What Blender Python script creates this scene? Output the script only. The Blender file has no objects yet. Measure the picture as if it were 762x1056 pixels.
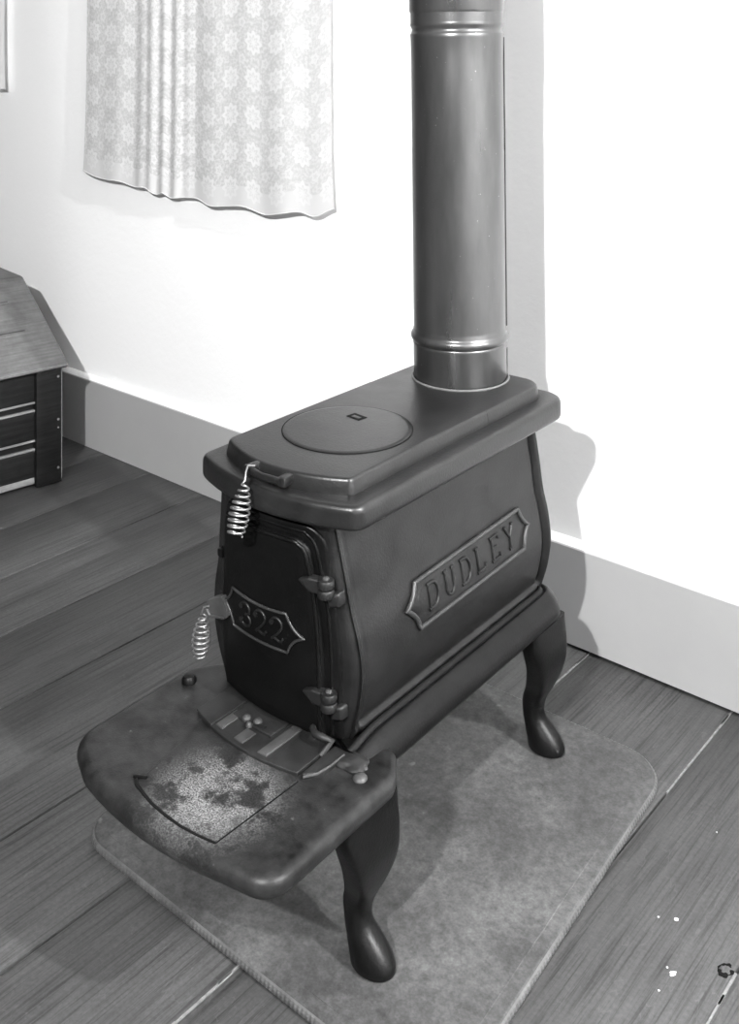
import bpy, bmesh, math, random
from mathutils import Vector, Matrix
random.seed(7)
scene = bpy.context.scene
COL = scene.collection
PI = math.pi

# ------------------------------------------------------------------ basic numbers (metres)
CAM_H = 1.12
YAW = math.radians(40.3)
WALL_Y = 1.7646
STOVE_XY = (-0.9923, 1.4117)
STOVE_ROT = math.radians(1.6)
MAT_T = 0.0122

# ------------------------------------------------------------------ materials
def new_mat(name):
    m = bpy.data.materials.new(name)
    m.use_nodes = True
    nt = m.node_tree
    return m, nt, nt.nodes['Principled BSDF']

def node(nt, kind, **kw):
    n = nt.nodes.new(kind)
    for k, v in kw.items():
        if k.startswith('in_'):
            key = k[3:]
            key = int(key) if key.isdigit() else key.replace('_', ' ')
            n.inputs[key].default_value = v
        else:
            setattr(n, k, v)
    return n

def g(v):
    return (v, v, v, 1)

def ramp(nt, fac, stops):
    r = nt.nodes.new('ShaderNodeValToRGB')
    el = r.color_ramp.elements
    while len(el) < len(stops):
        el.new(0.5)
    for e, (p, c) in zip(el, stops):
        e.position = p
        e.color = g(c)
    nt.links.new(fac, r.inputs[0])
    return r.outputs[0]

def math_n(nt, op, a, b=None, c=None):
    n = nt.nodes.new('ShaderNodeMath')
    n.operation = op
    for i, x in enumerate((a, b, c)):
        if x is None:
            continue
        if isinstance(x, (int, float)):
            n.inputs[i].default_value = x
        else:
            nt.links.new(x, n.inputs[i])
    return n.outputs[0]

def noise(nt, coord, scale, detail=4, rough=0.55, mapscale=None):
    n = node(nt, 'ShaderNodeTexNoise', in_Scale=scale, in_Detail=detail, in_Roughness=rough)
    if mapscale:
        mp = node(nt, 'ShaderNodeMapping')
        mp.inputs['Scale'].default_value = mapscale
        nt.links.new(coord, mp.inputs[0])
        coord = mp.outputs[0]
    nt.links.new(coord, n.inputs['Vector'])
    return n.outputs['Fac']

def objcoord(nt):
    return nt.nodes.new('ShaderNodeTexCoord').outputs['Object']

def bump(nt, bsdf, height, strength, dist):
    b = node(nt, 'ShaderNodeBump', in_Strength=strength, in_Distance=dist)
    nt.links.new(height, b.inputs['Height'])
    nt.links.new(b.outputs[0], bsdf.inputs['Normal'])

def mixv(nt, a, b, fac):
    n = nt.nodes.new('ShaderNodeMix')
    n.data_type = 'RGBA'
    for sock, x in ((n.inputs[6], a), (n.inputs[7], b), (n.inputs[0], fac)):
        if isinstance(x, (int, float)):
            sock.default_value = x if sock.type == 'VALUE' else g(x)
        elif isinstance(x, tuple):
            sock.default_value = x
        else:
            nt.links.new(x, sock)
    return n.outputs[2]

def iron(name, lo, hi, rough, spec=0.5, grain=0.35, bumpd=0.0006, metallic=0.0):
    m, nt, b = new_mat(name)
    co = objcoord(nt)
    n1 = noise(nt, co, 26, 6, 0.65)
    n2 = noise(nt, co, 320, 3, 0.6)
    nt.links.new(ramp(nt, n1, [(0.3, lo), (0.72, hi)]), b.inputs['Base Color'])
    nt.links.new(math_n(nt, 'MULTIPLY_ADD', n1, 0.22, rough - 0.11), b.inputs['Roughness'])
    b.inputs['Specular IOR Level'].default_value = spec
    b.inputs['Metallic'].default_value = metallic
    bump(nt, b, n2, grain, bumpd)
    return m

M = {}
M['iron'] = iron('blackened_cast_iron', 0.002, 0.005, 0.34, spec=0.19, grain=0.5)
M['iron_panel'] = iron('lit_rubbed_panel_iron', 0.004, 0.013, 0.38, spec=0.30, grain=0.5)  # same iron in a lighter tone for the lit side, mottled by wear
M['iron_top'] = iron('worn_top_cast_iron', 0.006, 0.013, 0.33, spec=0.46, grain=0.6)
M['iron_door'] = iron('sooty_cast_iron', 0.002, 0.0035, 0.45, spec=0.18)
M['iron_worn'] = iron('bare_worn_iron', 0.07, 0.14, 0.4, spec=0.7)
M['slide'] = iron('grey_draft_iron', 0.007, 0.019, 0.55, spec=0.35)
M['dull'] = iron('dull_rubbed_iron', 0.026, 0.055, 0.5)
M['plate'] = iron('highlit_edge_iron', 0.016, 0.034, 0.4, spec=0.45)  # lighter tone paints the highlights onto the plate borders
M['hinge'] = iron('hinge_iron', 0.005, 0.012, 0.42, spec=0.4)
M['wire'] = iron('nickel_wire', 0.22, 0.34, 0.35, spec=0.8, metallic=0.8)

def hearth_mat():
    m, nt, b = new_mat('ash_dusted_iron')
    co = objcoord(nt)
    n1 = noise(nt, co, 30, 6, 0.66)
    n2 = noise(nt, co, 460, 2, 0.7)
    n3 = noise(nt, co, 60, 4, 0.6)
    sep = nt.nodes.new('ShaderNodeSeparateXYZ')
    nt.links.new(co, sep.inputs[0])
    # spilt ash lies in a patch in front of the draft slide and thins out over the rim
    dx = math_n(nt, 'DIVIDE', math_n(nt, 'SUBTRACT', sep.outputs[0], 0.045), 0.100)
    dy = math_n(nt, 'DIVIDE', math_n(nt, 'ADD', sep.outputs[1], 0.590), 0.105)
    d2 = math_n(nt, 'ADD', math_n(nt, 'MULTIPLY', dx, dx), math_n(nt, 'MULTIPLY', dy, dy))
    core = ramp(nt, math_n(nt, 'ADD', d2, math_n(nt, 'MULTIPLY', math_n(nt, 'SUBTRACT', n1, 0.5), 2.6)), [(0.30, 1.0), (0.62, 0.35), (1.0, 0.02)])
    pat = ramp(nt, n1, [(0.43, 0.10), (0.57, 1.0)])
    s = ramp(nt, n2, [(0.38, 0.05), (0.66, 1.0)])
    ashf = math_n(nt, 'MULTIPLY', math_n(nt, 'MULTIPLY', core, pat), s)
    sp = ramp(nt, n3, [(0.68, 0.0), (0.74, 0.35)])
    f = math_n(nt, 'MAXIMUM', ashf, math_n(nt, 'MULTIPLY', sp, s))
    base = ramp(nt, n1, [(0.3, 0.003), (0.7, 0.022)])
    nt.links.new(mixv(nt, base, 0.22, f), b.inputs['Base Color'])
    nt.links.new(math_n(nt, 'MULTIPLY_ADD', f, 0.4, 0.40), b.inputs['Roughness'])
    b.inputs['Specular IOR Level'].default_value = 0.22
    bump(nt, b, n2, 0.35, 0.0006)
    return m
M['hearth'] = hearth_mat()
M['ash'] = M['hearth']

def pipe_mat():
    m, nt, b = new_mat('blued_sheet_steel')
    co = objcoord(nt)
    n1 = noise(nt, co, 9, 5, 0.6, (1.6, 1.6, 0.35))
    n2 = noise(nt, co, 150, 3, 0.65)
    sp = ramp(nt, n2, [(0.70, 0.0), (0.76, 1.0)])
    base = ramp(nt, n1, [(0.3, 0.07), (0.75, 0.15)])
    nt.links.new(mixv(nt, base, 0.5, math_n(nt, 'MULTIPLY', sp, 0.6)), b.inputs['Base Color'])
    b.inputs['Metallic'].default_value = 0.75
    n3 = noise(nt, co, 14, 5, 0.6, (2.2, 2.2, 0.25))
    nt.links.new(math_n(nt, 'MULTIPLY_ADD', n3, 0.28, 0.17), b.inputs['Roughness'])
    return m
M['pipe'] = pipe_mat()

def plaster():
    m, nt, b = new_mat('white_plaster')
    co = objcoord(nt)
    n1 = noise(nt, co, 7, 6, 0.6)
    n2 = noise(nt, co, 55, 5, 0.6)
    b.inputs['Base Color'].default_value = g(0.88)
    b.inputs['Roughness'].default_value = 0.85
    b.inputs['Specular IOR Level'].default_value = 0.15
    h = math_n(nt, 'ADD', math_n(nt, 'MULTIPLY', n1, 1.0), math_n(nt, 'MULTIPLY', n2, 0.28))
    bump(nt, b, h, 0.16, 0.012)
    return m
M['plaster'] = plaster()

def plain(name, v, rough=0.6, spec=0.3, var=0.0, scale=20):
    m, nt, b = new_mat(name)
    b.inputs['Roughness'].default_value = rough
    b.inputs['Specular IOR Level'].default_value = spec
    if var:
        n = noise(nt, objcoord(nt), scale, 5, 0.6)
        nt.links.new(ramp(nt, n, [(0.3, v * (1 - var)), (0.7, v * (1 + var))]), b.inputs['Base Color'])
    else:
        b.inputs['Base Color'].default_value = g(v)
    return m
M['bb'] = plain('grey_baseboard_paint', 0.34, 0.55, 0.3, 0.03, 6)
M['ceiling'] = plain('grey_bounce_ceiling', 0.14, 0.8, 0.2, 0.04, 5)  # grey set by how much light the ceiling should bounce
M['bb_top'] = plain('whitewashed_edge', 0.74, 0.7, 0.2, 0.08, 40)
M['gap'] = plain('dark_crack', 0.006, 0.9, 0.1)
M['filler'] = plain('pale_gap_filler', 0.17, 0.8, 0.2, 0.4, 90)
M['paint'] = plain('white_paint_drip', 0.5, 0.6, 0.3)

def floor_mat():
    m, nt, b = new_mat('worn_grey_boards')
    geo = nt.nodes.new('ShaderNodeNewGeometry')
    rnd = geo.outputs['Random Per Island']
    co = nt.nodes.new('ShaderNodeTexCoord').outputs['Object']
    add = nt.nodes.new('ShaderNodeVectorMath'); add.operation = 'ADD'
    comb = nt.nodes.new('ShaderNodeCombineXYZ')
    nt.links.new(math_n(nt, 'MULTIPLY', rnd, 13.0), comb.inputs[1])
    nt.links.new(math_n(nt, 'MULTIPLY', rnd, 5.0), comb.inputs[0])
    nt.links.new(co, add.inputs[0]); nt.links.new(comb.outputs[0], add.inputs[1])
    v = add.outputs[0]
    fine = noise(nt, v, 10, 5, 0.7, (24, 0.55, 8))
    broad = noise(nt, v, 4, 4, 0.6, (5, 0.5, 2))
    wear = noise(nt, co, 3.2, 6, 0.62)
    # cathedral grain: distorted bands along the board
    wv = node(nt, 'ShaderNodeTexWave', wave_type='BANDS', bands_direction='X', in_Scale=16.0, in_Distortion=3.2, in_Detail=2.0)
    wv.inputs['Detail Scale'].default_value = 0.6
    mp = node(nt, 'ShaderNodeMapping'); mp.inputs['Scale'].default_value = (1.0, 0.16, 1.0)
    nt.links.new(v, mp.inputs[0]); nt.links.new(mp.outputs[0], wv.inputs['Vector'])
    base = ramp(nt, rnd, [(0.0, 0.050), (0.5, 0.058), (1.0, 0.068)])
    f1 = ramp(nt, fine, [(0.35, 0.48), (0.50, 1.0), (0.75, 1.18)])
    f2 = ramp(nt, broad, [(0.25, 0.80), (0.75, 1.15)])
    f3 = ramp(nt, wv.outputs['Fac'], [(0.0, 0.93), (0.5, 1.0), (1.0, 1.03)])
    f4 = ramp(nt, wear, [(0.3, 0.76), (0.7, 1.32)])
    c = math_n(nt, 'MULTIPLY', base, f1)
    speck = noise(nt, co, 190, 3, 0.7)
    f5 = ramp(nt, speck, [(0.3, 0.84), (0.7, 1.2)])
    for f in (f2, f3, f4, f5):
        c = math_n(nt, 'MULTIPLY', c, f)
    # thin light scratches
    sc = noise(nt, co, 5, 3, 0.5, (4, 1.2, 1))
    ln = math_n(nt, 'ABSOLUTE', math_n(nt, 'SUBTRACT', sc, 0.5))
    sl = ramp(nt, ln, [(0.0, 0.018), (0.004, 0.0)])
    c = math_n(nt, 'ADD', c, sl)
    nt.links.new(c, b.inputs['Base Color'])
    nt.links.new(math_n(nt, 'MULTIPLY_ADD', wear, 0.3, 0.42), b.inputs['Roughness'])
    b.inputs['Specular IOR Level'].default_value = 0.3
    bump(nt, b, fine, 0.25, 0.0012)
    return m
M['boards'] = floor_mat()

def mat_mat():
    m, nt, b = new_mat('stained_board_surface')
    co = objcoord(nt)
    n1 = noise(nt, co, 6, 7, 0.62)
    n2 = noise(nt, co, 70, 5, 0.7)
    n3 = noise(nt, co, 34, 2, 0.5)
    c = ramp(nt, n1, [(0.30, 0.030), (0.5, 0.056), (0.70, 0.088)])
    f = ramp(nt, n2, [(0.3, 0.62), (0.7, 1.42)])
    c = math_n(nt, 'MULTIPLY', c, f)
    n4 = noise(nt, co, 260, 3, 0.7)
    c = math_n(nt, 'MULTIPLY', c, ramp(nt, n4, [(0.32, 0.78), (0.68, 1.28)]))
    sp = ramp(nt, n3, [(0.73, 0.0), (0.78, 0.06)])
    c = math_n(nt, 'ADD', c, sp)
    nt.links.new(c, b.inputs['Base Color'])
    nt.links.new(math_n(nt, 'MULTIPLY_ADD', n1, 0.25, 0.40), b.inputs['Roughness'])
    b.inputs['Specular IOR Level'].default_value = 0.35
    bump(nt, b, n2, 0.12, 0.001)
    return m
M['mat'] = mat_mat()
M['mat_edge'] = iron('tarnished_metal_binding', 0.06, 0.13, 0.42, spec=0.5, metallic=0.2)

def wood(name, lo, hi, rough=0.55, axis=(1.5, 26, 26), spec=0.35):
    m, nt, b = new_mat(name)
    co = objcoord(nt)
    n1 = noise(nt, co, 5, 5, 0.65, axis)
    n2 = noise(nt, co, 18, 5, 0.7)
    c = ramp(nt, n1, [(0.25, lo), (0.75, hi)])
    f = ramp(nt, n2, [(0.3, 0.75), (0.7, 1.3)])
    nt.links.new(math_n(nt, 'MULTIPLY', c, f), b.inputs['Base Color'])
    b.inputs['Roughness'].default_value = rough
    b.inputs['Specular IOR Level'].default_value = spec
    bump(nt, b, n1, 0.15, 0.001)
    return m
M['chest_dark'] = wood('dark_stained_wood', 0.003, 0.014, 0.6, (26, 1.5, 26), 0.14)
M['chest_lid'] = wood('worn_lid_wood', 0.075, 0.14, 0.5, (26, 1.5, 26))
M['chest_mid'] = wood('dark_bead_wood', 0.03, 0.06, 0.5, (26, 1.5, 26))  # darker tone for one strip of each pair on the lid
M['chest_worn'] = wood('scuffed_bare_wood', 0.09, 0.22, 0.6, (26, 1.5, 26))

def lace():
    m, nt, b = new_mat('white_lace')
    tc = nt.nodes.new('ShaderNodeTexCoord').outputs['UV']
    sep = nt.nodes.new('ShaderNodeSeparateXYZ')
    nt.links.new(tc, sep.inputs[0])
    u, w = sep.outputs[0], sep.outputs[1]     # metres along the cloth and up
    def flower(ou, ow, pu, pw, r, petals):
        a = math_n(nt, 'SUBTRACT', math_n(nt, 'FRACT', math_n(nt, 'DIVIDE', math_n(nt, 'ADD', u, ou), pu)), 0.5)
        c = math_n(nt, 'SUBTRACT', math_n(nt, 'FRACT', math_n(nt, 'DIVIDE', math_n(nt, 'ADD', w, ow), pw)), 0.5)
        x = math_n(nt, 'MULTIPLY', a, pu); y = math_n(nt, 'MULTIPLY', c, pw)
        d = math_n(nt, 'SQRT', math_n(nt, 'ADD', math_n(nt, 'MULTIPLY', x, x), math_n(nt, 'MULTIPLY', y, y)))
        ang = math_n(nt, 'ARCTAN2', y, x)
        pet = math_n(nt, 'MULTIPLY', math_n(nt, 'COSINE', math_n(nt, 'MULTIPLY', ang, petals)), r * 0.14)
        dd = math_n(nt, 'DIVIDE', math_n(nt, 'SUBTRACT', d, pet), r)
        return dd
    f1 = flower(0.0, 0.0, 0.079, 0.088, 0.027, 8)
    f2 = flower(0.0395, 0.044, 0.079, 0.088, 0.013, 5)
    k1 = ramp(nt, f1, [(0.0, 1.0), (0.30, 0.9), (0.40, 0.45), (0.52, 0.5), (0.62, 1.0), (0.92, 1.0), (1.0, 0.0)])
    k2 = ramp(nt, f2, [(0.0, 0.3), (0.35, 0.3), (0.5, 0.8), (0.85, 0.8), (1.0, 0.0)])
    k = math_n(nt, 'MAXIMUM', k1, k2)
    n = noise(nt, tc, 130, 3, 0.6)
    k = math_n(nt, 'MAXIMUM', k, ramp(nt, n, [(0.42, 0.1), (0.62, 0.75)]))
    hem = ramp(nt, w, [(0.0, 0.8), (0.048, 0.7), (0.05, 0.0)])
    k = math_n(nt, 'MAXIMUM', k, hem)
    nt.links.new(mixv(nt, 0.53, 0.61, k), b.inputs['Base Color'])
    nt.links.new(math_n(nt, 'MULTIPLY_ADD', k, 0.22, 0.78), b.inputs['Alpha'])
    b.inputs['Roughness'].default_value = 0.9
    b.inputs['Specular IOR Level'].default_value = 0.1
    return m
M['lace'] = lace()
M['cotton'] = plain('white_curtain_cotton', 0.85, 0.9, 0.1)

# ------------------------------------------------------------------ mesh helpers
def link(name, me, mats, parent=None, smooth=True, angle=40):
    for m in (mats if isinstance(mats, (list, tuple)) else [mats]):
        me.materials.append(m)
    o = bpy.data.objects.new(name, me)
    COL.objects.link(o)
    if parent:
        o.parent = parent
    if smooth:
        me.polygons.foreach_set('use_smooth', [True] * len(me.polygons))
        if angle:
            try:
                me.set_sharp_from_angle(angle=math.radians(angle))
            except Exception:
                pass
    me.update()
    return o

class MB:
    """collects shapes, links them as ONE mesh"""
    def __init__(self):
        self.v = []; self.f = []; self.mi = []
    def add(self, verts, faces, mi=0):
        n = len(self.v)
        self.v += [tuple(p) for p in verts]
        for q in faces:
            self.f.append([i + n for i in q]); self.mi.append(mi)
        return self
    def box(self, c, s, mi=0, bevel=0.0, rot=0.0):
        hx, hy, hz = s[0] / 2, s[1] / 2, s[2] / 2
        bm = bmesh.new()
        bmesh.ops.create_cube(bm, size=1)
        for v in bm.verts:
            v.co = Vector((v.co.x * s[0], v.co.y * s[1], v.co.z * s[2]))
        if bevel:
            bmesh.ops.bevel(bm, geom=bm.edges[:], offset=bevel, segments=2, profile=0.5, affect='EDGES')
        R = Matrix.Rotation(rot, 3, 'Z')
        bm.verts.index_update()
        vs = [R @ v.co + Vector(c) for v in bm.verts]
        fs = [[v.index for v in f.verts] for f in bm.faces]
        bm.free()
        return self.add(vs, fs, mi)
    def loft(self, rings, mi=0, cap=(True, True), closed=True):
        n = len(rings[0]); vs = []; fs = []
        for r in rings:
            vs += r
        for k in range(len(rings) - 1):
            for i in range(n if closed else n - 1):
                j = (i + 1) % n
                fs.append([k * n + i, k * n + j, (k + 1) * n + j, (k + 1) * n + i])
        if cap[0]:
            fs.append(list(range(n))[::-1])
        if cap[1]:
            fs.append([(len(rings) - 1) * n + i for i in range(n)])
        return self.add(vs, fs, mi)
    def tube(self, path, r, n=8, closed=False, mi=0, flat=None):
        P = [Vector(p) for p in path]
        m = len(P)
        rings = []
        up = None
        for i in range(m):
            if closed:
                t = P[(i + 1) % m] - P[i - 1]
            else:
                t = P[min(i + 1, m - 1)] - P[max(i - 1, 0)]
            t.normalize()
            if up is None:
                a = Vector((0, 0, 1)) if abs(t.z) < 0.9 else Vector((1, 0, 0))
                up = (a - t * a.dot(t)).normalized()
            else:
                up = (up - t * up.dot(t)).normalized()
            s = t.cross(up)
            rr = r(i / max(1, m - 1)) if callable(r) else r
            rings.append([P[i] + up * (rr * math.cos(2 * PI * k / n)) + s * (rr * math.sin(2 * PI * k / n)) for k in range(n)])
        if closed:
            rings.append(rings[0])
            return self.loft(rings, mi, (False, False))
        return self.loft(rings, mi)
    def lathe(self, prof, c=(0, 0, 0), n=32, mi=0, cap=(True, True)):
        rings = [[(c[0] + r * math.cos(2 * PI * k / n), c[1] + r * math.sin(2 * PI * k / n), c[2] + z) for k in range(n)] for r, z in prof]
        return self.loft(rings, mi, cap)
    def slab(self, outline, z0, z1, rt=0.003, rb=0.002, seg=5, mi=0, zf=None):
        """closed outline (counter-clockwise) raised from z0 to z1 with rounded rims"""
        rings = []
        def ins(d):
            return inset(outline, d)
        for k in range(seg + 1):
            a = PI / 2 * k / seg
            rings.append([(x, y, z0 + rb * (1 - math.sin(a))) for x, y in ins(rb * (1 - math.cos(PI / 2 - a) ) if False else rb * (1 - math.sin(a)) * 0 + rb * (1 - math.sin(a)))] if False else
                         [(x, y, z0 + rb - rb * math.cos(a)) for x, y in ins(rb - rb * math.sin(a))])
        for k in range(seg + 1):
            a = PI / 2 * k / seg
            rings.append([(x, y, z1 - rt + rt * math.sin(a)) for x, y in ins(rt - rt * math.cos(a))])
        if zf:
            rings = [[(x, y, z + zf(x, y)) for x, y, z in r] for r in rings]
        return self.loft(rings, mi)
    def build(self, name, mats, parent=None, smooth=True, angle=40, fix=True):
        me = bpy.data.meshes.new(name)
        me.from_pydata(self.v, [], self.f)
        me.polygons.foreach_set('material_index', self.mi)
        if fix:
            bm = bmesh.new(); bm.from_mesh(me)
            bmesh.ops.remove_doubles(bm, verts=bm.verts[:], dist=1e-6)
            bmesh.ops.recalc_face_normals(bm, faces=bm.faces[:])
            bm.to_mesh(me); bm.free()
        return link(name, me, mats, parent, smooth, angle)

def inset(o, d):
    if abs(d) < 1e-9:
        return list(o)
    n = len(o); out = []
    for i in range(n):
        p, q, r = Vector(o[i - 1]), Vector(o[i]), Vector(o[(i + 1) % n])
        a = (q - p); b = (r - q)
        if a.length < 1e-9: a = b
        if b.length < 1e-9: b = a
        a = a.normalized(); b = b.normalized()
        na = Vector((-a.y, a.x)); nb = Vector((-b.y, b.x))
        m = na + nb
        L = m.length
        m = m / L if L > 1e-6 else na
        c = max(0.5, m.dot(na))
        w = q + m * (d / c)
        out.append((w.x, w.y))
    return out

def rounded(pts, radii, seg=8):
    """polygon with rounded corners, keeps the order of pts"""
    n = len(pts); out = []
    for i in range(n):
        p, q, r = Vector(pts[i - 1]), Vector(pts[i]), Vector(pts[(i + 1) % n])
        R = radii[i] if isinstance(radii, (list, tuple)) else radii
        a = (p - q); b = (r - q)
        la, lb = a.length, b.length
        a.normalize(); b.normalize()
        ang = a.angle(b)
        if R <= 0 or ang > PI - 0.02:
            out.append((q.x, q.y)); continue
        d = min(R / math.tan(ang / 2), la * 0.49, lb * 0.49)
        R2 = d * math.tan(ang / 2)
        c = q + (a + b).normalized() * (R2 / math.sin(ang / 2))
        s = q + a * d; e = q + b * d
        a0 = math.atan2(s.y - c.y, s.x - c.x); a1 = math.atan2(e.y - c.y, e.x - c.x)
        da = (a1 - a0 + PI) % (2 * PI) - PI
        for k in range(seg + 1):
            t = a0 + da * k / seg
            out.append((c.x + R2 * math.cos(t), c.y + R2 * math.sin(t)))
    return out

def densify(pts, step):
    out = []
    n = len(pts)
    for i in range(n):
        p = Vector(pts[i]); q = Vector(pts[(i + 1) % n])
        k = max(1, int((q - p).length / step))
        for j in range(k):
            w = p.lerp(q, j / k)
            out.append(tuple(w))
    return out

def interp(tab, x):
    if x <= tab[0][0]: return tab[0][1]
    for i in range(len(tab) - 1):
        x0, y0 = tab[i]; x1, y1 = tab[i + 1]
        if x <= x1:
            ym = tab[i - 1] if i > 0 else tab[i]
            yp = tab[i + 2] if i + 2 < len(tab) else tab[i + 1]
            t = (x - x0) / (x1 - x0); h = x1 - x0
            m0 = (y1 - ym[1]) / max(1e-9, (x1 - ym[0])); m1 = (yp[1] - y0) / max(1e-9, (yp[0] - x0))
            return (2*t**3-3*t*t+1)*y0 + (t**3-2*t*t+t)*h*m0 + (-2*t**3+3*t*t)*y1 + (t**3-t*t)*h*m1
    return tab[-1][1]

def sstep(a, b, x):
    t = min(1, max(0, (x - a) / (b - a)))
    return t * t * (3 - 2 * t)

def empty(name, loc, rz=0.0):
    o = bpy.data.objects.new(name, None)
    o.empty_display_size = 0.1
    o.location = loc; o.rotation_euler = (0, 0, rz)
    COL.objects.link(o)
    return o

def tag(o, label, cat, group=None):
    o['label'] = label; o['category'] = cat
    if group: o['group'] = group
    return o

def struct(o, label, cat):
    o['kind'] = 'structure'
    return tag(o, label, cat)

# ------------------------------------------------------------------ the room
# floor: long boards running to the wall, each its own island
seams = [-3.60, -3.36, -3.12, -2.90, -2.66, -2.432, -2.234, -2.028, -1.829, -1.630, -1.363, -1.167, -0.956, -0.689, -0.491,
         -0.27, -0.05, 0.18, 0.40, 0.64, 0.86, 1.10, 1.34, 1.56, 1.80, 2.04, 2.30, 2.6, 2.82, 3.05]
fl = MB()
FY0, FY1 = -2.6, WALL_Y + 0.02
for a, b in zip(seams[:-1], seams[1:]):
    gap = 0.0030 + 0.0014 * random.random()
    lift = random.uniform(-0.0008, 0.0)
    fl.box(((a + b) / 2, (FY0 + FY1) / 2, -0.0125 + lift), (b - a - gap, FY1 - FY0, 0.025), 0, 0.0009)
fl.box((-0.275, (FY0 + FY1) / 2, -0.030), (6.65, FY1 - FY0, 0.02), 1)
# pale filler pressed into three seams beside the stove board
for x, y0, y1 in ((-0.956, 1.53, 1.758), (-0.689, 1.50, 1.758), (-0.491, 0.6, 1.235), (-0.956, 0.5, 0.875)):
    y = y0
    while y < y1:
        l = random.uniform(0.03, 0.10)
        fl.box((x + random.uniform(-0.0006, 0.0006), min(y + l / 2, y1), -0.0035), (random.uniform(0.0018, 0.0036), l, 0.0075), 2)
        y += l + random.uniform(-0.004, 0.012) * (1 if random.random() < 0.6 else 0)
# paint drips and a knot
def blot(mb, x, y, r, mi, z=0.0006, n=14, stretch=1.0, ang=0.0):
    ph = [random.uniform(0.7, 1.2) for _ in range(n)]
    ca, sa = math.cos(ang), math.sin(ang)
    def ring(s, zz):
        out = []
        for k in range(n):
            a = 2 * PI * k / n
            dx, dy = r * s * ph[k] * math.cos(a) * stretch, r * s * ph[k] * math.sin(a)
            out.append((x + dx * ca - dy * sa, y + dx * sa + dy * ca, zz))
        return out
    mb.loft([ring(1, -0.0008), ring(1, z * 0.4), ring(0.7, z)], mi)
for x, y, r, s in ((-0.580, 1.290, 0.0032, 1.5), (-0.599, 1.279, 0.0016, 1.4), (-0.549, 1.213, 0.0046, 1.5), (-0.558, 1.216, 0.0018, 1.1),
                   (-0.552, 1.180, 0.0018, 1.0), (-0.600, 1.470, 0.0015, 1.0)):
    blot(fl, x, y, r * 0.72, 3, 0.0008, 14, s, random.uniform(0.6, 1.2))
blot(fl, -0.503, 1.258, 0.0085, 1, 0.0012, 20, 1.3, 1.3)
blot(fl, -0.503, 1.2585, 0.0064, 0, 0.0018, 16, 1.25, 1.3)
floor = fl.build('floor', [M['boards'], M['gap'], M['filler'], M['paint']], None, True, 30, fix=False)
struct(floor, 'worn grey wooden floor of wide boards running to the white wall', 'floor')

# wall with a slightly uneven plaster face
wb = MB()
nx, nz = 70, 50
X0, X1, Z1 = -3.6, 3.0, 3.24
from mathutils import noise as mnoise
vs = []; fs = []
for j in range(nz + 1):
    for i in range(nx + 1):
        x = X0 + (X1 - X0) * i / nx; z = Z1 * j / nz - 0.02
        vs.append((x, WALL_Y + 0.004 * mnoise.noise(Vector((x * 2.3, 0, z * 2.3))), z))
for j in range(nz):
    for i in range(nx):
        a = j * (nx + 1) + i
        fs.append([a, a + 1, a + nx + 2, a + nx + 1])
wb.add(vs, fs)
wb.box(((X0 + X1) / 2, WALL_Y + 0.075, Z1 / 2 - 0.02), (X1 - X0, 0.12, Z1))
wall = wb.build('wall_back', M['plaster'], None, True, 30, fix=False)
struct(wall, 'white plaster wall behind the stove and chest', 'wall')

# baseboard: grey board with a whitewashed sloping top edge, a dark crack under its right part
bb = MB()
secs = []
N = 80
for i in range(N + 1):
    x = X0 + (X1 - X0) * i / N
    zb = 0.0005 + 0.006 * sstep(-1.25, -0.95, x)
    w = 0.0012 * mnoise.noise(Vector((x * 6, 3, 0)))
    zt = 0.1865 + w
    yf = WALL_Y - 0.020
    secs.append((x, [(x, WALL_Y + 0.01, zb), (x, yf, zb), (x, yf, zt - 0.002), (x, yf + 0.002, zt), (x, yf + 0.014, zt + 0.0075 + w), (x, WALL_Y + 0.01, zt + 0.010 + 2 * w)]))
vs = []; fs = []; mi = []
for x, s in secs: vs += s
for i in range(N):
    for k in range(6):
        k2 = (k + 1) % 6
        fs.append([i * 6 + k, i * 6 + k2, (i + 1) * 6 + k2, (i + 1) * 6 + k]); mi.append(1 if k in (3, 4) else 0)
bb.v = vs; bb.f = fs; bb.mi = mi
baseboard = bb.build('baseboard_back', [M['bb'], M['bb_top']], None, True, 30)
struct(baseboard, 'grey painted baseboard with whitened top edge along the wall', 'baseboard')

wr = MB().box((2.90 + 0.06, -0.45, 1.60), (0.12, 4.5, 3.24), 0).build('wall_right_bounce', M['plaster'], None, False)  # out of view, added so its white face bounces light back
struct(wr, 'plain white plaster side wall, unseen to the right, added to bounce light', 'wall')

ce = MB().box(((X0 + X1) / 2, -0.45, 3.26), (X1 - X0, 4.5, 0.08), 0).build('ceiling', M['ceiling'], None, False)  # out of view, added as a dim bounce surface overhead
struct(ce, 'plain grey ceiling, unseen over the room, added to bounce light', 'ceiling')

# ------------------------------------------------------------------ stove board under the stove
mo = densify(rounded([(-1.288, 0.878), (-0.652, 0.884), (-0.704, 1.545), (-1.282, 1.532)], [0.055, 0.07, 0.075, 0.07], 12), 0.02)
def warp(x, y):
    return 0.0
sb = empty('stove_board', (-0.98, 1.21, 0))
def rel(pts): return [(x + 0.98, y - 1.21) for x, y in pts]
mb = MB()
inn = rel(inset(mo, 0.0012))
mb.slab(inn, 0.004, MAT_T, 0.0042, 0.001, 5)
mb.slab(rel(inset(mo, 0.02)), MAT_T - 0.001, MAT_T + 0.0004, 0.0004, 0.0004, 1)
mb.build('board_surface', M['mat'], sb)
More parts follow.
